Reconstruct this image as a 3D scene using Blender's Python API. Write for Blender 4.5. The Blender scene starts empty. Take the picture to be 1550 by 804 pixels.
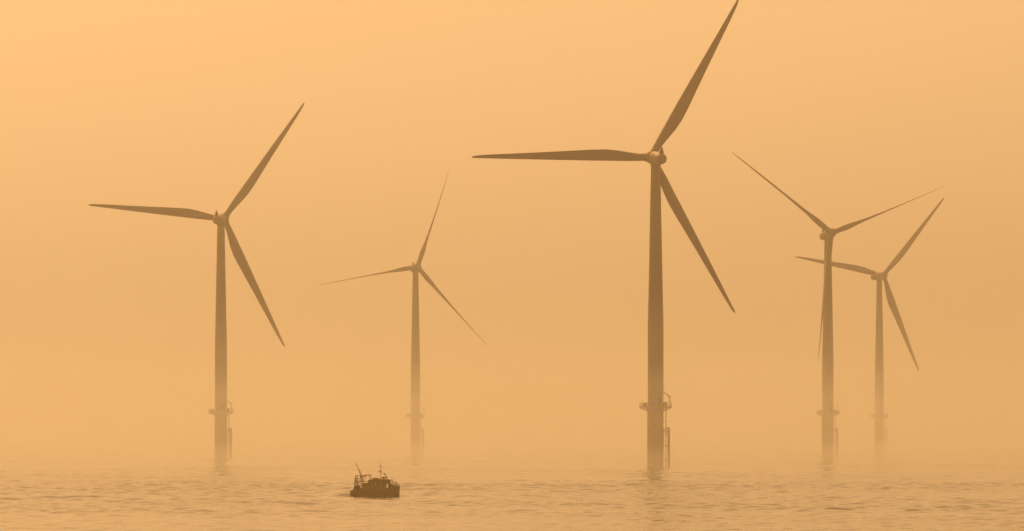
import bpy, bmesh, math, random
import numpy as np
from mathutils import Vector, Matrix

random.seed(7)
R = math.radians
scene = bpy.context.scene
COL = scene.collection

# ------------------------------------------------------------------ camera
EYE = 9.4                       # eye height above the sea, metres
cam_data = bpy.data.cameras.new("camera")
cam = bpy.data.objects.new("camera", cam_data)
COL.objects.link(cam)
cam.location = (0, 0, EYE)
cam.rotation_euler = (R(90), 0, 0)
cam_data.sensor_width = 36.0
cam_data.lens = 36.0 * 8850 / 1550      # long telephoto
cam_data.shift_y = (650.5 - 402.0) / 1550
cam_data.clip_start = 1.0
cam_data.clip_end = 60000
scene.camera = cam

# ------------------------------------------------------------------ sky, sun, exposure
SUN_EL, SUN_AZ = 48.0, -22.0            # azimuth from the view direction, minus = to the left
world = bpy.data.worlds.new("World")
scene.world = world
world.use_nodes = True
wt = world.node_tree
wt.nodes.clear()
w_out = wt.nodes.new("ShaderNodeOutputWorld")
w_bg = wt.nodes.new("ShaderNodeBackground")
w_sky = wt.nodes.new("ShaderNodeTexSky")
w_sky.sky_type = 'NISHITA'
w_sky.sun_disc = False
w_sky.sun_elevation = R(SUN_EL)
w_sky.sun_rotation = R(SUN_AZ)
w_sky.altitude = 0
w_sky.air_density = 1.0
w_sky.dust_density = 2.6
w_sky.ozone_density = 1.0
w_bw = wt.nodes.new("ShaderNodeRGBToBW")
w_mul = wt.nodes.new("ShaderNodeMix")
w_mul.data_type = 'RGBA'
w_mul.blend_type = 'MULTIPLY'
w_mul.inputs[0].default_value = 1.0
w_mul.inputs[7].default_value = (1.9, 1.055, 0.43, 1)     # sepia dusk tint of the hazy sky
wt.links.new(w_sky.outputs[0], w_bw.inputs[0])
wt.links.new(w_bw.outputs[0], w_mul.inputs[6])
wt.links.new(w_mul.outputs[2], w_bg.inputs[0])
wt.links.new(w_bg.outputs[0], w_out.inputs[0])
w_bg.inputs[1].default_value = 0.15

sun_data = bpy.data.lights.new("sun", 'SUN')
sun_data.energy = 4.6
sun_data.angle = R(40)
sun_data.color = (1.0, 0.60, 0.25)
sun = bpy.data.objects.new("sun", sun_data)
COL.objects.link(sun)
_az, _el = R(SUN_AZ), R(SUN_EL)
_dir = Vector((math.sin(_az) * math.cos(_el), math.cos(_az) * math.cos(_el), math.sin(_el)))
sun.rotation_euler = _dir.to_track_quat('Z', 'Y').to_euler()

vs = scene.view_settings
vs.view_transform = 'Standard'
vs.look = 'None'
vs.exposure = -1.03
vs.gamma = 1.0
vs.use_curve_mapping = False

cy = scene.cycles
cy.max_bounces = 12
cy.diffuse_bounces = 3
cy.glossy_bounces = 3
cy.volume_bounces = 6
cy.use_denoising = True
cy.sample_clamp_indirect = 8

HAZE_DENSITY = 2.1e-4
MIST_DENSITY = 2.4e-4
LOW_MIST_DENSITY = 4.2e-4
MIST_TOP = 34.0
LOW_MIST_TOP = 22.0
SEA_MIST_DENSITY, SEA_MIST_TOP = 5.0e-4, 5.0


# ------------------------------------------------------------------ helpers
def mat(name, color, rough=0.5, noise=0.0, scale=1.0, metallic=0.0, streak=None, spec=0.5):
    m = bpy.data.materials.new(name)
    m.use_nodes = True
    nt = m.node_tree
    b = nt.nodes["Principled BSDF"]
    b.inputs["Roughness"].default_value = rough
    b.inputs["Metallic"].default_value = metallic
    b.inputs["Specular IOR Level"].default_value = spec
    tc = nt.nodes.new("ShaderNodeTexCoord")
    mp = nt.nodes.new("ShaderNodeMapping")
    mp.inputs["Scale"].default_value = streak or (1, 1, 1)
    n = nt.nodes.new("ShaderNodeTexNoise")
    n.inputs["Scale"].default_value = scale
    n.inputs["Detail"].default_value = 6
    ramp = nt.nodes.new("ShaderNodeValToRGB")
    c = Vector(color)
    d = c * (1 - noise)
    ramp.color_ramp.elements[0].position = 0.36
    ramp.color_ramp.elements[0].color = (d.x, d.y, d.z, 1)
    ramp.color_ramp.elements[1].position = 0.60
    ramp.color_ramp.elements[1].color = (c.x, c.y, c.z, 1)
    nt.links.new(tc.outputs["Object"], mp.inputs[0])
    nt.links.new(mp.outputs[0], n.inputs[0])
    nt.links.new(n.outputs[0], ramp.inputs[0])
    nt.links.new(ramp.outputs[0], b.inputs["Base Color"])
    return m


class MB:
    """collects shapes into one mesh"""
    def __init__(self):
        self.v, self.f, self.smooth = [], [], []

    def add(self, verts, faces, smooth=False):
        o = len(self.v)
        self.v += [tuple(p) for p in verts]
        self.f += [tuple(i + o for i in f) for f in faces]
        self.smooth += [smooth] * len(faces)

    def box(self, c, s, rot=None):
        hx, hy, hz = s[0] / 2, s[1] / 2, s[2] / 2
        vs_ = [Vector((x * hx, y * hy, z * hz)) for x in (-1, 1) for y in (-1, 1) for z in (-1, 1)]
        if rot is not None:
            vs_ = [rot @ p for p in vs_]
        vs_ = [p + Vector(c) for p in vs_]
        self.add(vs_, [(0, 1, 3, 2), (4, 6, 7, 5), (0, 4, 5, 1), (2, 3, 7, 6), (0, 2, 6, 4), (1, 5, 7, 3)])

    def tube(self, pts, r, n=8, r_end=None):
        pts = [Vector(p) for p in pts]
        rings = []
        for i, p in enumerate(pts):
            a = pts[max(i - 1, 0)]
            b = pts[min(i + 1, len(pts) - 1)]
            t = (b - a).normalized()
            u = t.cross(Vector((0, 0, 1)) if abs(t.z) < 0.9 else Vector((1, 0, 0))).normalized()
            w = t.cross(u)
            rr = r if r_end is None else r + (r_end - r) * i / (len(pts) - 1)
            rings.append([p + (u * math.cos(2 * math.pi * k / n) + w * math.sin(2 * math.pi * k / n)) * rr for k in range(n)])
        self.loft(rings, True)

    def loft(self, rings, caps=True, smooth=True):
        n = len(rings[0])
        vs_ = [p for ring in rings for p in ring]
        fs = []
        for i in range(len(rings) - 1):
            for k in range(n):
                k2 = (k + 1) % n
                fs.append((i * n + k, i * n + k2, (i + 1) * n + k2, (i + 1) * n + k))
        self.add(vs_, fs, smooth)
        if caps:
            o = len(self.v) - len(vs_)
            self.f += [tuple(o + k for k in reversed(range(n))), tuple(o + (len(rings) - 1) * n + k for k in range(n))]
            self.smooth += [False, False]

    def lathe(self, prof, n=48, axis='z', caps=True, center=(0, 0, 0)):
        c = Vector(center)
        rings = []
        for (r, h) in prof:
            ring = []
            for k in range(n):
                a = 2 * math.pi * k / n
                if axis == 'z':
                    p = Vector((r * math.cos(a), r * math.sin(a), h))
                elif axis == 'y':
                    p = Vector((r * math.sin(a), h, r * math.cos(a)))
                else:
                    p = Vector((h, r * math.cos(a), r * math.sin(a)))
                ring.append(p + c)
            rings.append(ring)
        self.loft(rings, caps)

    def mesh(self, name, material):
        me = bpy.data.meshes.new(name)
        me.from_pydata(self.v, [], self.f)
        me.polygons.foreach_set("use_smooth", self.smooth)
        bm = bmesh.new()
        bm.from_mesh(me)
        bmesh.ops.recalc_face_normals(bm, faces=bm.faces)
        bm.to_mesh(me)
        bm.free()
        me.materials.append(material)
        me.set_sharp_from_angle(angle=R(32))
        me.update()
        return me


def link(name, me, parent=None, matrix=None):
    o = bpy.data.objects.new(name, me)
    COL.objects.link(o)
    if parent is not None:
        o.parent = parent
    if matrix is not None:
        o.matrix_local = matrix
    return o


def tag(o, label, cat, group=None, kind=None):
    o["label"] = label
    o["category"] = cat
    if group:
        o["group"] = group
    if kind:
        o["kind"] = kind


# ------------------------------------------------------------------ materials
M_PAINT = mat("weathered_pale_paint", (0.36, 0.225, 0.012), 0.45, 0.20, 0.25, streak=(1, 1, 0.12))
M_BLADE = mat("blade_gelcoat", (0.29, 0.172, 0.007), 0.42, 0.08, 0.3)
M_YELLOW = mat("yellow_marine_paint", (0.58, 0.33, 0.008), 0.55, 0.22, 0.7, streak=(1, 1, 0.15))
M_STEEL = mat("galvanised_steel", (0.18, 0.11, 0.02), 0.5, 0.25, 1.5)
M_DARK = mat("dark_fitting", (0.05, 0.04, 0.03), 0.5, 0.2, 3.0)
M_GLASS = mat("dim_window_glass", (0.5, 0.30, 0.0), 0.15, 0.05, 2.0)
M_GLINT = mat("sun_glint_paint", (0.75, 0.62, 0.40), 0.35, 0.05, 3.0)  # pale colour standing in for sunlight glinting on the fin
M_HULL = mat("boat_hull_paint", (0.60, 0.41, 0.0), 0.5, 0.25, 2.0)
M_CABIN = mat("boat_cabin_paint", (0.60, 0.41, 0.0), 0.5, 0.25, 2.5)
M_STRAKE = mat("boat_rubbing_strake", (0.42, 0.25, 0.03), 0.6, 0.3, 4.0)
M_GEAR = mat("boat_rigging", (0.45, 0.27, 0.0), 0.6, 0.2, 4.0)
M_NET = mat("fishing_net", (0.16, 0.09, 0.01), 0.9, 0.5, 9.0)


def water_material():
    m = bpy.data.materials.new("sea_water")
    m.use_nodes = True
    nt = m.node_tree
    b = nt.nodes["Principled BSDF"]
    b.inputs["Base Color"].default_value = (0.13, 0.09, 0.035, 1)
    b.inputs["Roughness"].default_value = 0.08
    b.inputs["IOR"].default_value = 1.333
    geo = nt.nodes.new("ShaderNodeNewGeometry")
    n = nt.nodes.new("ShaderNodeTexNoise")
    n.inputs["Scale"].default_value = 0.9
    n.inputs["Detail"].default_value = 4
    bump = nt.nodes.new("ShaderNodeBump")
    bump.inputs["Strength"].default_value = 0.2
    bump.inputs["Distance"].default_value = 0.06
    nt.links.new(geo.outputs["Position"], n.inputs["Vector"])
    nt.links.new(n.outputs[0], bump.inputs["Height"])
    nt.links.new(bump.outputs[0], b.inputs["Normal"])
    return m


# ------------------------------------------------------------------ sea: one rippled sheet to the horizon
def build_sea():
    rng = np.random.default_rng(11)
    rows = [-400.0, -100.0, 5.0]
    rows += list(np.linspace(60, 480, 22))
    d = 490.0
    while d < 13500:
        rows.append(d)
        d += 0.55 if d < 950 else 0.55 + (d - 950) * 0.0009 if d < 2900 else (d - 2890) * 0.4 + 3
    rows = np.array(rows)
    fine = np.linspace(-0.125, 0.125, 430)
    wing = np.array([0.14, 0.16, 0.19, 0.23, 0.28, 0.35, 0.45, 0.6])
    cols = np.concatenate([-wing[::-1], fine, wing])
    dd = np.maximum(np.abs(rows), 420.0)             # near and behind the eye the sheet keeps a width
    X = dd[:, None] * cols[None, :]
    Y = np.repeat(rows[:, None], len(cols), 1)
    sp = np.gradient(rows)[:, None]
    Z = np.zeros_like(X)
    # wind ripples and a low swell, all in world coordinates
    gust = np.zeros_like(X)
    for _ in range(14):
        lam = rng.uniform(60, 420)
        th = rng.uniform(0, 2 * np.pi)
        gust += np.sin(2 * np.pi / lam * (X * np.cos(th) + Y * np.sin(th)) + rng.uniform(0, 6.28))
    gust = 0.95 + 0.25 * np.clip(gust / 2.4, -2, 2)
    for i in range(150):
        lam = 1.4 * (15 / 1.4) ** rng.uniform()
        th = rng.normal(np.pi / 2 + 0.2, 0.9)
        slope = 0.0122 * (1.0 if lam < 4.5 else 4.5 / lam)
        amp = slope * lam / (2 * np.pi)
        fade = np.exp(-(sp * 2.1 / lam) ** 4)
        ph = 2 * np.pi / lam * (X * np.cos(th) + Y * np.sin(th)) + rng.uniform(0, 6.28)
        Z += amp * fade * gust * (np.sin(ph) + 0.25 * np.cos(2 * ph))
    for i in range(5):                               # faint long swell
        lam = rng.uniform(35, 90)
        th = rng.normal(np.pi / 2 + 0.1, 0.12)
        Z += 0.05 * np.sin(2 * np.pi / lam * (X * np.cos(th) + Y * np.sin(th)) + rng.uniform(0, 6.28)) * np.exp(-(sp * 2.1 / lam) ** 4)
    # wake of the boat: low ridges trailing astern to the left and a bow wave
    bx, by = BOAT_X, BOAT_Y
    for (ang, a, wdt) in ((0.12, 0.26, 1.7), (-0.09, 0.10, 2.0), (0.012, 0.12, 1.3)):
        s = (bx - 3.0) - X
        off = Y - (by - ang * np.maximum(s, 0) * 4.0)
        rough = 0.7 + 0.3 * np.sin(s * 0.9 + 1.7 * np.sin(s * 0.23))
        Z += np.where((s > 0), a * rough * np.exp(-np.maximum(s, 0) / 110) * np.exp(-(off / wdt) ** 2), 0)
    s = X - (bx + 3.0)
    Z += 0.42 * np.exp(-np.abs((s - 0.3) / 0.42) ** 1.5 - ((Y - by + 0.2) / 1.1) ** 2)
    Z -= np.where(Y < 480, 0.0, 0.0)
    nr, nc = X.shape
    me = bpy.data.meshes.new("sea")
    co = np.stack([X, Y, Z], -1).reshape(-1, 3).astype(np.float32)
    idx = (np.arange(nr - 1)[:, None] * nc + np.arange(nc - 1)[None, :]).reshape(-1)
    quads = np.stack([idx, idx + 1, idx + nc + 1, idx + nc], -1).astype(np.int32)
    me.vertices.add(len(co))
    me.vertices.foreach_set("co", co.reshape(-1))
    me.loops.add(quads.size)
    me.loops.foreach_set("vertex_index", quads.reshape(-1))
    me.polygons.add(len(quads))
    me.polygons.foreach_set("loop_start", np.arange(0, quads.size, 4, dtype=np.int32))
    me.polygons.foreach_set("use_smooth", np.ones(len(quads), dtype=bool))
    me.update(calc_edges=True)
    me.validate()
    me.materials.append(water_material())
    o = link("sea", me)
    o["kind"] = "structure"
    return o


BOAT_Y = EYE * 8850 / (751.7 - 650.5)
BOAT_X = (568.9 - 775) / 8850 * BOAT_Y
build_sea()


# ------------------------------------------------------------------ haze
def volume(name, lo, hi, density, color, aniso):
    mb = MB()
    c = [(a + b) / 2 for a, b in zip(lo, hi)]
    s = [b - a for a, b in zip(lo, hi)]
    mb.box(c, s)
    m = bpy.data.materials.new(name)
    m.use_nodes = True
    nt = m.node_tree
    nt.nodes.clear()
    out = nt.nodes.new("ShaderNodeOutputMaterial")
    v = nt.nodes.new("ShaderNodeVolumePrincipled")
    v.inputs["Color"].default_value = (*color, 1)
    v.inputs["Density"].default_value = density
    v.inputs["Anisotropy"].default_value = aniso
    v.inputs["Absorption Color"].default_value = (0, 0, 0, 1)
    nt.links.new(v.outputs[0], out.inputs["Volume"])
    o = link(name, mb.mesh(name, m))
    o["kind"] = "stuff"
    return o


volume("haze", (-9000, -700, -2.0), (9000, 14500, 140.0), HAZE_DENSITY, (0.99, 0.95, 0.85), 0.68)
volume("mist", (-8900, 1000, -1.6), (8900, 14400, MIST_TOP), MIST_DENSITY, (0.99, 0.95, 0.85), 0.68)
volume("mist", (-8800, 1060, -1.5), (8800, 14300, LOW_MIST_TOP), LOW_MIST_DENSITY, (0.99, 0.95, 0.85), 0.68)
volume("mist", (-8700, 980, -1.4), (8700, 14200, SEA_MIST_TOP), SEA_MIST_DENSITY, (0.99, 0.95, 0.84), 0.68)


# ------------------------------------------------------------------ wind turbines
HUB_Z, ROTOR_R, DECK_Z = 80.0, 46.5, 15.2


def blade_mesh():
    def chord(r):
        pts = [(1.2, 1.9), (3.6, 1.95), (6, 2.45), (9, 3.15), (12, 3.45), (16, 3.2), (24, 2.5), (34, 1.7), (42, 1.10), (45.2, 0.74), (46.2, 0.48), (46.5, 0.18)]
        return float(np.interp(r, [p[0] for p in pts], [p[1] for p in pts]))
    stations = [1.2, 2.2, 3.6, 4.8, 6, 7.5, 9, 10.5, 12, 14, 16, 19, 22, 26, 30, 34, 38, 41, 43.5, 45.2, 46.2, 46.5]
    n = 20
    rings = []
    for r in stations:
        c = chord(r)
        blend = min(max((r - 3.2) / 7.5, 0), 1)
        blend = blend * blend * (3 - 2 * blend)
        tc = np.interp(r, [1, 12, 22, 46.5], [0.9, 0.34, 0.22, 0.16])
        le = np.interp(r, [1.2, 12, 46.2, 46.5], [0.95, 0.98, 0.24, 0.09])
        tw = R(float(np.interp(r, [1, 9, 16, 30, 46.5], [14, 12.5, 7, 2.5, 0])))
        ring = []
        for k in range(n):
            a = 2 * math.pi * k / n
            xc = (1 + math.cos(a)) / 2            # 1 = leading edge
            u = 1 - xc
            yt = 5 * tc * (0.2969 * math.sqrt(u) - 0.1260 * u - 0.3516 * u * u + 0.2843 * u ** 3 - 0.1015 * u ** 4)
            af = Vector((le - u * c, (yt if a < math.pi else -yt) * c, 0))
            ci = Vector((le - c / 2 + c / 2 * math.cos(a), c / 2 * math.sin(a), 0)) if c else af
            p = ci.lerp(af, blend)
            # twist about the pitch axis towards the wind
            q = Vector((p.x * math.cos(tw) + p.y * math.sin(tw), -p.x * math.sin(tw) + p.y * math.cos(tw), r))
            q.y -= 0.9 * (r / 46.5) ** 2.2        # slight pre-bend upwind
            ring.append(q)
        rings.append(ring)
    mb = MB()
    mb.loft(rings)
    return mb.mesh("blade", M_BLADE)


def polar(rad, az, z):
    return Vector((rad * math.cos(az), rad * math.sin(az), z))


def turbine_meshes():
    T = {}
    # foundation pile and yellow transition piece
    mb = MB()
    mb.lathe([(2.03, -6), (2.03, 3.0), (2.10, 3.05), (2.10, 9.6), (2.13, 9.65), (2.13, 9.95), (2.06, 10.0), (2.06, DECK_Z - 0.05)], 56)
    T["transition_piece"] = mb.mesh("transition_piece", M_YELLOW)
    # tower: parallel below, tapering above, with flange rings
    mb = MB()
    prof = [(2.10, DECK_Z - 0.04), (2.10, DECK_Z + 0.25), (2.04, DECK_Z + 0.3), (2.04, 37.0), (2.065, 37.05), (2.065, 37.3), (2.03, 37.35)]
    for z in np.linspace(40, 77.4, 16):
        prof.append((float(np.interp(z, [38, 44, 77.4], [2.03, 1.88, 1.23])), float(z)))
    prof += [(1.36, 77.5), (1.36, 77.95), (1.2, 78.0), (1.2, 78.6)]
    mb.lathe(prof, 56)
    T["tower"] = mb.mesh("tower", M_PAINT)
    # tower door
    mb = MB()
    for i in range(1):
        az = R(-62)
        rot = Matrix.Rotation(az, 3, 'Z')
        mb.box(rot @ Vector((2.05, 0, DECK_Z + 1.45)), (0.10, 0.95, 2.2), rot)
        mb.box(rot @ Vector((2.06, 0, DECK_Z + 2.62)), (0.35, 1.15, 0.07), rot)
    T["door"] = mb.mesh("door", M_DARK)
    # service platform: deck ring, brackets
    mb = MB()
    n = 32
    r0, r1 = 2.14, 4.25
    rings = [[polar(r, 2 * math.pi * k / n, z) for k in range(n)] for (r, z) in ((r0, DECK_Z - 0.2), (r1, DECK_Z - 0.2), (r1, DECK_Z), (r0, DECK_Z), (r0, DECK_Z - 0.2))]
    mb.loft(rings, caps=False, smooth=False)
    mb.lathe([(2.14, DECK_Z - 0.75), (3.0, DECK_Z - 0.75), (3.0, DECK_Z - 0.5), (2.14, DECK_Z - 0.5)], 32, caps=False)
    for k in range(12):
        az = 2 * math.pi * k / 12 + 0.1
        mb.tube([polar(2.1, az, DECK_Z - 1.0), polar(4.0, az, DECK_Z - 0.26)], 0.08, 6)
    T["platform"] = mb.mesh("platform", M_YELLOW)
    # railing round the platform
    mb = MB()
    for z in (DECK_Z + 0.55, DECK_Z + 1.15):
        ring = [polar(4.15, 2 * math.pi * k / 40, z) for k in range(41)]
        mb.tube(ring, 0.045, 6)
    for k in range(24):
        az = 2 * math.pi * k / 24
        mb.tube([polar(4.15, az, DECK_Z - 0.01), polar(4.15, az, DECK_Z + 1.17)], 0.045, 6)
    ring0 = [polar(4.20, 2 * math.pi * k / 40, DECK_Z + 0.003) for k in range(40)]
    ring1 = [polar(4.20, 2 * math.pi * k / 40, DECK_Z + 0.22) for k in range(40)]
    ring2 = [polar(4.17, 2 * math.pi * k / 40, DECK_Z + 0.22) for k in range(40)]
    ring3 = [polar(4.17, 2 * math.pi * k / 40, DECK_Z + 0.003) for k in range(40)]
    mb.loft([ring0, ring1, ring2, ring3, ring0], caps=False, smooth=False)
    T["railing"] = mb.mesh("railing", M_YELLOW)
    # service cabinets on the deck
    T["equipment_cabinet"] = []
    for az, w, h in ((R(200), 1.3, 1.15), (R(-35), 0.9, 1.3), (R(-110), 0.8, 1.0)):
        mb = MB()
        rot = Matrix.Rotation(az, 3, 'Z')
        mb.box(rot @ Vector((3.0, 0, DECK_Z + 0.004 + h / 2)), (0.7, w, h), rot)
        mb.box(rot @ Vector((3.0, 0, DECK_Z + 0.02 + h)), (0.8, w + 0.1, 0.05), rot)
        T["equipment_cabinet"].append(mb.mesh("equipment_cabinet", M_STEEL))
    # boat landing: two fender tubes with stubs
    mb = MB()
    for s in (-1, 1):
        y = s * 0.75
        mb.tube([(3.45, y, -2.5), (3.45, y, 10.0)], 0.19, 10)
        for z in (1.6, 5.2, 8.9):
            mb.tube([(1.95, y * 0.8, z), (3.45, y, z)], 0.12, 8)
        mb.tube([(1.95, y * 0.8, 7.9), (3.45, y, 7.9)], 0.09, 8)
        mb.tube([(3.45, y, 10.0), (2.05, y * 0.8, 9.3)], 0.10, 8)
    T["boat_landing"] = mb.mesh("boat_landing", M_YELLOW)
    # ladder from the water to the platform, with a rest stage and hoops
    mb = MB()
    for s in (-1, 1):
        mb.tube([(2.72, s * 0.27, -1.0), (2.72, s * 0.27, DECK_Z + 1.1)], 0.07, 6)
    z = -0.6
    while z < DECK_Z - 0.2:
        mb.tube([(2.72, -0.27, z), (2.72, 0.27, z)], 0.03, 5)
        z += 0.32
    for z in (2.8, 6.4, 11.5):
        for s in (-1, 1):
            mb.tube([(2.0, s * 0.27, z), (2.72, s * 0.27, z)], 0.05, 5)
    T["ladder"] = mb.mesh("ladder", M_STEEL)
    mb = MB()
    mb.box((2.9, 0.0, 8.42), (1.3, 1.7, 0.10))
    for s in (-1, 1):
        mb.tube([(2.2, s * 0.82, 9.5), (3.5, s * 0.82, 9.5)], 0.045, 5)
        mb.tube([(2.3, s * 0.82, 8.4), (2.3, s * 0.82, 9.5)], 0.045, 5)
        mb.tube([(3.0, s * 0.82, 8.4), (3.0, s * 0.82, 9.5)], 0.045, 5)
    T["rest_stage"] = mb.mesh("rest_stage", M_YELLOW)
    # cable tube
    mb = MB()
    mb.tube([polar(2.3, R(150), -3), polar(2.3, R(150), DECK_Z - 0.3)], 0.16, 8)
    T["cable_tube"] = mb.mesh("cable_tube", M_YELLOW)
    # davit crane, own origin at its post foot; the arm reaches along -x
    mb = MB()
    mb.tube([(0, 0, 0.0), (0, 0, 2.7)], 0.17, 10, 0.14)
    mb.lathe([(0.30, 0.0), (0.30, 0.12), (0.17, 0.14)], 16)
    T["davit_post"] = mb.mesh("davit_post", M_YELLOW)
    mb = MB()
    mb.tube([(0, 0, 2.6), (-0.35, 0, 3.05), (-1.9, 0, 4.1)], 0.17, 8, 0.12)
    mb.tube([(0.05, 0, 2.2), (-0.9, 0, 3.35)], 0.06, 6)
    mb.box((0.22, 0, 2.75), (0.34, 0.36, 0.36))
    T["davit_arm"] = mb.mesh("davit_arm", M_YELLOW)
    # nacelle: local +y = upwind; origin on the tower axis at hub height
    mb = MB()
    prof = []
    for t in np.linspace(0, 1, 9):
        a = t * math.pi / 2
        prof.append((0.04 + 1.34 * math.sin(a), -6.2 - 1.15 * math.cos(a)))
    prof += [(1.47, -5.2), (1.62, -3.0), (1.70, -1.0), (1.68, 0.8), (1.58, 1.7), (1.42, 2.15)]
    mb.lathe(prof, 40, 'y')
    for y in (-1.6, 0.9):                     # shell joints
        mb.lathe([(1.66, y - 0.06), (1.73, y - 0.05), (1.73, y + 0.05), (1.66, y + 0.06)], 40, 'y', caps=False)
    for s in (-1, 1):
        mb.box((s * 1.58, -1.7, 0.55), (0.24, 4.6, 0.16))
        mb.box((s * 1.62, -1.7, -0.25), (0.16, 4.6, 0.14))
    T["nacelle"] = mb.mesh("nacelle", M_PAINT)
    # yaw collar and underside fairing over the tower top
    mb = MB()
    mb.lathe([(1.32, -2.05), (1.5, -1.75), (1.55, -1.2)], 40)
    T["yaw_collar"] = mb.mesh("yaw_collar", M_PAINT)
    # instrument fin and rods on the tail of the nacelle
    mb = MB()
    rings = []
    for (z, l0, l1, w) in ((1.0, -6.5, -5.3, 0.55), (1.9, -6.4, -5.6, 0.42), (3.1, -6.2, -5.95, 0.13)):
        rings.append([Vector((-w, l0, z)), Vector((w, l0, z)), Vector((w, l1, z)), Vector((-w, l1, z))])
    mb.loft(rings, smooth=False)
    mb.tube([(0.0, -6.07, 3.0), (0, -6.07, 3.75)], 0.05, 6)
    mb.tube([(-0.4, -6.07, 2.7), (0.4, -6.07, 2.7)], 0.04, 6)
    glint = MB()
    glint.tube([(-0.78, -6.3, 1.0), (-0.22, -6.3, 3.2)], 0.09, 8)  # added bright rod, painted as the sun glint on the fin's left edge
    T["glint_rod"] = glint.mesh("glint_rod", M_GLINT)
    T["instrument_mast"] = mb.mesh("instrument_mast", M_DARK)
    # hub with spinner, local +y = upwind, origin at the rotor centre
    mb = MB()
    prof = [(1.35, -1.55), (1.62, -1.35), (1.70, -0.4), (1.66, 0.5)]
    for t in np.linspace(0.15, 1, 8):
        a = t * math.pi / 2
        prof.append((0.03 + 1.63 * math.cos(a), 0.5 + 1.35 * math.sin(a)))
    mb.lathe(prof, 36, 'y')
    T["hub"] = mb.mesh("hub", M_PAINT)
    # root collar of one blade, in the blade's frame
    mb = MB()
    mb.lathe([(1.10, 0.9), (1.10, 1.75), (1.02, 1.95), (0.99, 2.0)], 28)
    T["root_collar"] = mb.mesh("root_collar", M_PAINT)
    T["blade"] = blade_mesh()
    return T


TM = turbine_meshes()
OVERHANG, TILT = 4.5, R(5)


def make_turbine(px, dist, yaw, rear, phase, pitch, davit, span, label):
    """yaw turns the upwind axis to the right; rear = seen from behind the rotor"""
    x = (px - 775) / 8850 * dist
    root = bpy.data.objects.new("wind_turbine", None)
    COL.objects.link(root)
    root.location = (x, dist, 0)
    root.empty_display_size = 4
    tag(root, label, "wind turbine", "offshore wind turbines standing in the sea")
    for k in ("transition_piece", "tower", "door", "platform", "boat_landing", "cable_tube"):
        o = link(k, TM[k], root)
        if k == "platform":
            link("railing", TM["railing"], o)
            for me in TM["equipment_cabinet"]:
                link("equipment_cabinet", me, o)
        if k == "boat_landing":
            link("ladder", TM["ladder"], o)
            link("rest_stage", TM["rest_stage"], o)
    # landing faces to the right and a touch towards the eye
    for o in root.children:
        if o.name.split('.')[0] == "boat_landing":
            o.rotation_euler.z = R(-12)
    post = link("davit_crane", TM["davit_post"], root, Matrix.Translation((3.62, -0.9, DECK_Z)) @ Matrix.Rotation(R(davit), 4, 'Z'))
    link("davit_arm", TM["davit_arm"], post)
    # nacelle and rotor
    sgn = 1 if rear else -1
    a = Vector((math.sin(yaw) * math.cos(TILT), sgn * math.cos(yaw) * math.cos(TILT), math.sin(TILT)))
    u = a.cross(Vector((0, 0, 1))).normalized()
    v = u.cross(a)
    B = Matrix((u, a, v)).transposed()
    hub_p = Vector((0, 0, HUB_Z - OVERHANG * math.sin(TILT))) + a * OVERHANG
    nac = link("nacelle", TM["nacelle"], root, Matrix.Translation((0, 0, HUB_Z - OVERHANG * math.sin(TILT))) @ B.to_4x4())
    link("instrument_mast", TM["instrument_mast"], nac)
    link("glint_rod", TM["glint_rod"], nac)
    link("yaw_collar", TM["yaw_collar"], root, Matrix.Translation((0, 0, HUB_Z)))
    link("hub", TM["hub"], root, Matrix.Translation(hub_p) @ B.to_4x4())
    cone = R(2)
    for k in range(3):
        p = phase + k * 2 * math.pi / 3
        rad = u * math.cos(p) + v * math.sin(p)
        s = (rad * math.cos(cone) + a * math.sin(cone)).normalized()
        t = -(a.cross(s)).normalized()
        aa = s.cross(-t).normalized()
        if aa.dot(a) < 0:
            aa = -aa
        c = (t * math.cos(pitch) + aa * math.sin(pitch)).normalized()
        n = s.cross(c)
        Mx = Matrix((c, n, s)).transposed().to_4x4()
        b = link("blade", TM["blade"], root, Matrix.Translation(hub_p) @ Mx @ Matrix.Diagonal((1, 1, span / 46.5, 1)))
        link("root_collar", TM["root_collar"], b)
    return root


make_turbine(992.4, 1510, R(-13), True, R(61.1), R(20), 0, 47.2,
             "largest and tallest wind turbine, darkest against the haze, broad blades reaching the sky's top edge")
make_turbine(334.4, 1951, R(10), True, R(54.5), R(14), 0, 47.4,
             "second largest wind turbine, broad blades, standing alone beyond the boat's trailing wake")
make_turbine(629.0, 2536, R(11), False, R(110), R(88), 0, 46.0,
             "pale hazy wind turbine with thin edge-on blades, standing behind the fishing boat")
make_turbine(1253.1, 2102, R(13), False, R(39), R(88), 70, 46.8,
             "wind turbine with two thin blades raised in a V, third hanging along its tower")
make_turbine(1331.0, 2674, R(29), True, R(49), R(12), 70, 46.8,
             "smallest palest wind turbine, one blade passing behind the tower of the V-bladed turbine")


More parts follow.
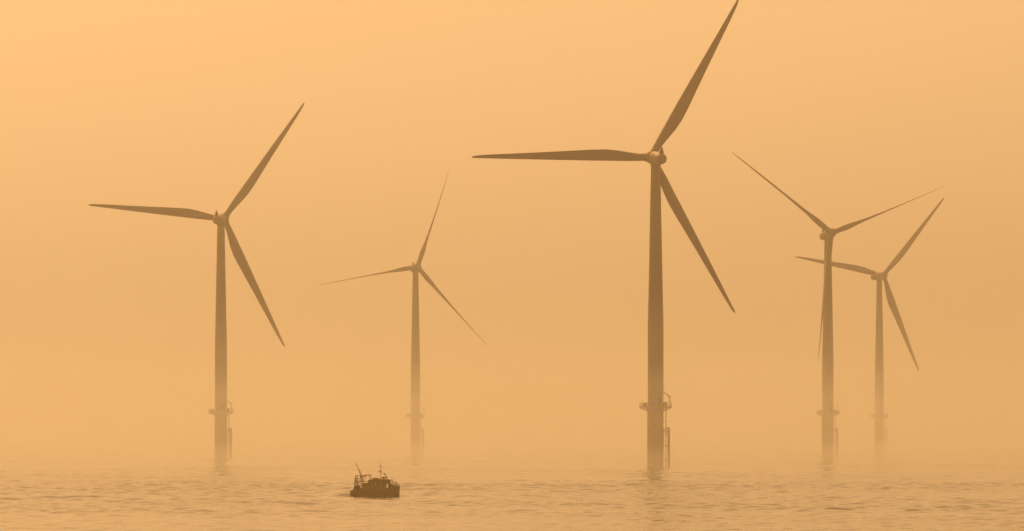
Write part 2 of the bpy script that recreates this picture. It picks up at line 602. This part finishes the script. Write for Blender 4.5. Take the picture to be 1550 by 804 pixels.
# ------------------------------------------------------------------ fishing boat
def build_boat():
    root = bpy.data.objects.new("fishing_boat", None)
    COL.objects.link(root)
    root.location = (BOAT_X, BOAT_Y, 0.0)
    root.rotation_euler.z = R(-6)
    tag(root, "small dark fishing boat with wheelhouse, thin mast and leaning boom, motoring on the calm sea", "fishing boat")

    def X(px):
        return (px - 615) / 96.2

    def Zp(py):
        return (640 - py) / 96.2

    def P(px, py, y=0.0):
        return (X(px), y, Zp(py))
    # hull
    xs = [-3.52, -3.3, -2.4, -1.2, 0.0, 1.0, 1.8, 2.4, 2.9, 3.2, 3.40]
    half = [1.08, 1.14, 1.26, 1.32, 1.33, 1.27, 1.10, 0.84, 0.50, 0.24, 0.05]
    sheer = [0.88, 0.85, 0.80, 0.79, 0.84, 1.00, 1.22, 1.36, 1.47, 1.53, 1.58]
    mb = MB()
    rings = []
    for x, h, s in zip(xs, half, sheer):
        f = max(0.0, (x - 1.0) / 2.4)
        wl = h * (0.93 - 0.45 * f)
        xk = x - 0.06 * f * f                      # raked stem
        rings.append([Vector((x, -h, s)), Vector((x - 0.12 * f, -(h * 0.97), 0.45)), Vector((xk, -wl, 0.0)), Vector((xk, -wl * 0.5, -0.45)),
                      Vector((xk, wl * 0.5, -0.45)), Vector((xk, wl, 0.0)), Vector((x - 0.12 * f, h * 0.97, 0.45)), Vector((x, h, s)),
                      Vector((x, h - min(0.07, h * 0.5), s)), Vector((x, max(h - 0.1, 0.01), s - 0.32)),
                      Vector((x, -max(h - 0.1, 0.01), s - 0.32)), Vector((x, -(h - min(0.07, h * 0.5)), s))])
    mb.loft(rings, smooth=False)
    hull = link("hull", mb.mesh("hull", M_HULL), root)
    mb = MB()
    for sd in (-1, 1):
        mb.tube([(x, sd * (h + 0.02), s - 0.16) for x, h, s in zip(xs, half, sheer)], 0.055, 6)
    link("rubbing_strake", mb.mesh("rubbing_strake", M_STRAKE), hull)
    for sd in (-1, 1):
        mb = MB()
        mb.box((0.30, sd * 1.325, 0.36), (0.85, 0.03, 0.09))
        link("hull_plate", mb.mesh("hull_plate", M_STRAKE), hull)
    # wheelhouse with window openings right through
    mb = MB()
    wx0, wx1, hw = -0.95, 1.38, 0.88
    for sd in (-1, 1):
        y = sd * hw
        mb.box(((wx0 - 0.22) / 2, y, 1.40), (-0.22 - wx0, 0.06, 1.74))
        mb.box(((0.05 + wx1) / 2, y, 1.40), (wx1 - 0.05, 0.06, 1.74))
        mb.box((-0.085, y, 1.03), (0.268, 0.06, 1.0))
        mb.box((-0.085, y, 2.19), (0.268, 0.06, 0.155))
    mb.box((wx1 + 0.03, 0, 1.03), (0.06, 1.82, 1.0))
    mb.box((wx1 + 0.03, 0, 2.19), (0.06, 1.82, 0.155))
    for y in (-0.87, -0.3, 0.3, 0.87):
        mb.box((wx1 + 0.03, y, 1.82), (0.06, 0.09, 0.57))
    mb.box((wx0 - 0.03, 0.45, 1.40), (0.06, 0.9, 1.74))
    mb.box((wx0 - 0.03, -0.80, 1.40), (0.06, 0.2, 1.74))
    for sd in (-1, 1):
        mb.box((1.70, sd * 0.86, 2.03), (0.52, 0.05, 0.46))
    wh = link("wheelhouse", mb.mesh("wheelhouse", M_CABIN), root)
    mb = MB()
    mb.box((0.72, 0, 2.33), (3.25, 2.05, 0.12))
    mb.box((0.62, 0, 2.425), (2.3, 1.6, 0.07))
    link("roof", mb.mesh("roof", M_CABIN), wh)
    for sd in (-1, 1):
        mb = MB()
        mb.box((X(655), sd * 0.92, 1.72), (0.5, 0.02, 0.42))
        link("window", mb.mesh("window", M_GLASS), wh)
    # aft shelter with canopy
    mb = MB()
    for sd in (-1, 1):
        mb.box((-1.40, sd * 0.95, 1.22), (0.78, 0.05, 1.38))
        mb.box((-1.0, sd * 0.95, 1.55), (0.06, 0.05, 1.2))
    mb.box((-1.45, 0, 2.14), (1.35, 2.0, 0.08))
    mb.box((-1.35, -0.2, 0.95), (0.7, 1.1, 0.8))
    link("shelter", mb.mesh("shelter", M_CABIN), root)
    # engine box and stacked gear on the foredeck
    mb = MB()
    mb.box((2.06, 0.0, 1.32), (0.52, 1.2, 0.85))
    mb.box((2.50, 0.1, 1.40), (0.34, 0.8, 0.45))
    mb.box((1.62, 0.0, 0.98), (0.40, 1.5, 0.44))
    mb.tube([(2.62, -0.45, 1.4), (2.66, 0.45, 1.55)], 0.13, 10)
    mb.box((2.05, -0.1, 1.75), (0.26, 0.6, 0.16))
    link("deck_locker", mb.mesh("deck_locker", M_CABIN), root)
    for sd in (-1, 1):
        for x, y, r in ((1.86, 0.80, 0.045), (2.28, 0.70, 0.03)):
            mb = MB()
            mb.tube([(x, sd * y, 0.9), (x, sd * (y + 0.02), 2.3)], r, 6)
            link("roof_post", mb.mesh("roof_post", M_GEAR), root)
    # bow rail
    mb = MB()
    for sd in (-1, 1):
        mb.tube([(2.28, sd * 0.72, 2.06), (2.85, sd * 0.46, 2.06), (2.98, sd * 0.36, 1.62), (3.32, sd * 0.08, 1.72)], 0.035, 6)
        for x, y, z0, z1 in ((2.5, 0.66, 1.1, 2.06), (2.85, 0.46, 1.3, 2.06), (3.1, 0.28, 1.4, 1.65)):
            mb.tube([(x, sd * y, z0), (x, sd * y, z1)], 0.03, 6)
        mb.tube([(2.28, sd * 0.72, 1.62), (2.98, sd * 0.36, 1.62)], 0.025, 6)
    link("bow_rail", mb.mesh("bow_rail", M_GEAR), root)
    # stern gantry
    mb = MB()
    for sd in (-1, 1):
        y = sd * 0.95
        mb.tube([P(328, 570, y), P(340, 440, y), P(353, 358, y)], 0.062, 6)
        mb.tube([P(352, 358, y), P(352, 430, y), P(362, 560, y)], 0.05, 6)
        mb.tube([P(408, 570, y), P(412, 435, y), P(418, 360, y)], 0.062, 6)
        mb.tube([P(330, 440, y), P(445, 430, y)], 0.062, 6)
        mb.tube([P(350, 358, y), P(425, 355, y), P(445, 366, y), P(480, 352, y), P(530, 345, y)], 0.055, 6)
        mb.tube([P(530, 345, y), P(548, 410, y)], 0.055, 6)
        mb.tube([P(470, 355, y), P(448, 425, y)], 0.036, 6)
        mb.tube([P(335, 500, y), P(408, 500, y)], 0.036, 6)
    for px, py in ((353, 358), (418, 360), (530, 345), (340, 440)):
        mb.tube([P(px, py, -0.95), P(px, py, 0.95)], 0.055, 6)
    for sd in (-1, 1):
        y = sd * 0.95
        mb.tube([P(385, 575, y), P(388, 435, y)], 0.05, 6)
        mb.tube([P(432, 575, y), P(436, 432, y)], 0.062, 6)
        mb.tube([P(330, 535, y), P(435, 535, y)], 0.042, 6)
        mb.tube([P(352, 395, y), P(415, 395, y)], 0.036, 6)
    mb.box(P(455, 364), (0.30, 0.4, 0.10))
    mb.box(P(524, 345), (0.2, 0.3, 0.10))
    link("stern_gantry", mb.mesh("stern_gantry", M_GEAR), root)
    # leaning boom
    mb = MB()
    mb.tube([P(442, 440, -0.1), P(392, 300, -0.1), P(342, 182, -0.1)], 0.075, 8, 0.04)
    mb.tube([P(418, 370, -0.1), P(399, 280, -0.15)], 0.04, 6)
    mb.box(P(343, 184, -0.1), (0.12, 0.1, 0.12))
    link("boom", mb.mesh("boom", M_GEAR), root)
    # net drum
    mb = MB()
    mb.lathe([(0.06, -0.62), (0.36, -0.60), (0.36, -0.55), (0.27, -0.5), (0.30, 0.0), (0.27, 0.5), (0.36, 0.55), (0.36, 0.60), (0.06, 0.62)], 24, 'y', center=P(358, 520))
    for sd in (-1, 1):
        mb.tube([P(340, 575, sd * 0.66), P(358, 520, sd * 0.66), P(378, 575, sd * 0.66)], 0.05, 6)
    link("net_drum", mb.mesh("net_drum", M_NET), root)
    for (x, y, z, w, h) in ((-2.2, -0.35, 0.92, 0.45, 0.62), (-2.95, -0.45, 0.85, 0.42, 0.40), (-2.15, 0.45, 0.80, 0.5, 0.5), (-3.05, 0.5, 0.75, 0.4, 0.35)):
        mb = MB()
        mb.box((x, y, z), (w, 0.6, h))
        mb.box((x, y, z + h / 2), (w + 0.05, 0.65, 0.04))
        link("fish_box", mb.mesh("fish_box", M_CABIN), root)
    # mast with crossarms
    mb = MB()
    mb.tube([P(683, 410), P(683, 300), P(676, 192)], 0.05, 8, 0.025)
    mb.tube([P(683, 292), P(652, 315)], 0.045, 6)
    mb.tube([P(680, 290), P(700, 322)], 0.05, 6)
    mb.tube([P(668, 296, -0.35), P(690, 296, 0.35)], 0.04, 6)
    mb.tube([P(662, 203), P(678, 200), P(692, 190)], 0.025, 6)
    mb.tube([P(672, 238), P(698, 240)], 0.035, 6)
    mb.box(P(690, 238), (0.14, 0.14, 0.12))
    mb.box(P(663, 296), (0.22, 0.16, 0.12))
    mast = link("mast", mb.mesh("mast", M_GEAR), root)
    mb = MB()
    mb.tube([P(676, 194), P(540, 345)], 0.010, 4)
    mb.tube([P(678, 210), P(845, 412)], 0.008, 4)
    mb.tube([P(640, 405, 0.3), P(642, 350, 0.3)], 0.015, 4)
    mb.tube([P(612, 405, -0.3), P(610, 365, -0.3)], 0.012, 4)
    link("stay_wire", mb.mesh("stay_wire", M_GEAR), mast)
    # roof gear
    mb = MB()
    mb.lathe([(0.25, -0.13), (0.32, -0.05), (0.32, 0.03), (0.22, 0.10)], 20, center=P(722, 383))
    mb.box(P(722, 402), (0.2, 0.2, 0.14))
    link("radar", mb.mesh("radar", M_GEAR), root)
    mb = MB()
    mb.box(P(610, 395), (0.62, 0.9, 0.18))
    mb.box(P(655, 400), (0.25, 0.5, 0.10))
    link("life_raft_box", mb.mesh("life_raft_box", M_CABIN), root)
    mb = MB()
    mb.tube([P(732, 332, -0.2), P(752, 358, -0.2), P(770, 381, -0.2)], 0.06, 8)
    mb.lathe([(0.05, -0.12), (0.13, -0.1), (0.13, 0.1), (0.05, 0.12)], 12, 'y', center=P(733, 334, -0.2))
    mb.lathe([(0.05, -0.12), (0.12, -0.1), (0.12, 0.1), (0.05, 0.12)], 12, 'y', center=P(768, 378, -0.2))
    mb.tube([P(768, 378, -0.2), P(755, 412, -0.2)], 0.04, 6)
    link("hauler_arm", mb.mesh("hauler_arm", M_GEAR), root)
    return root


build_boat()
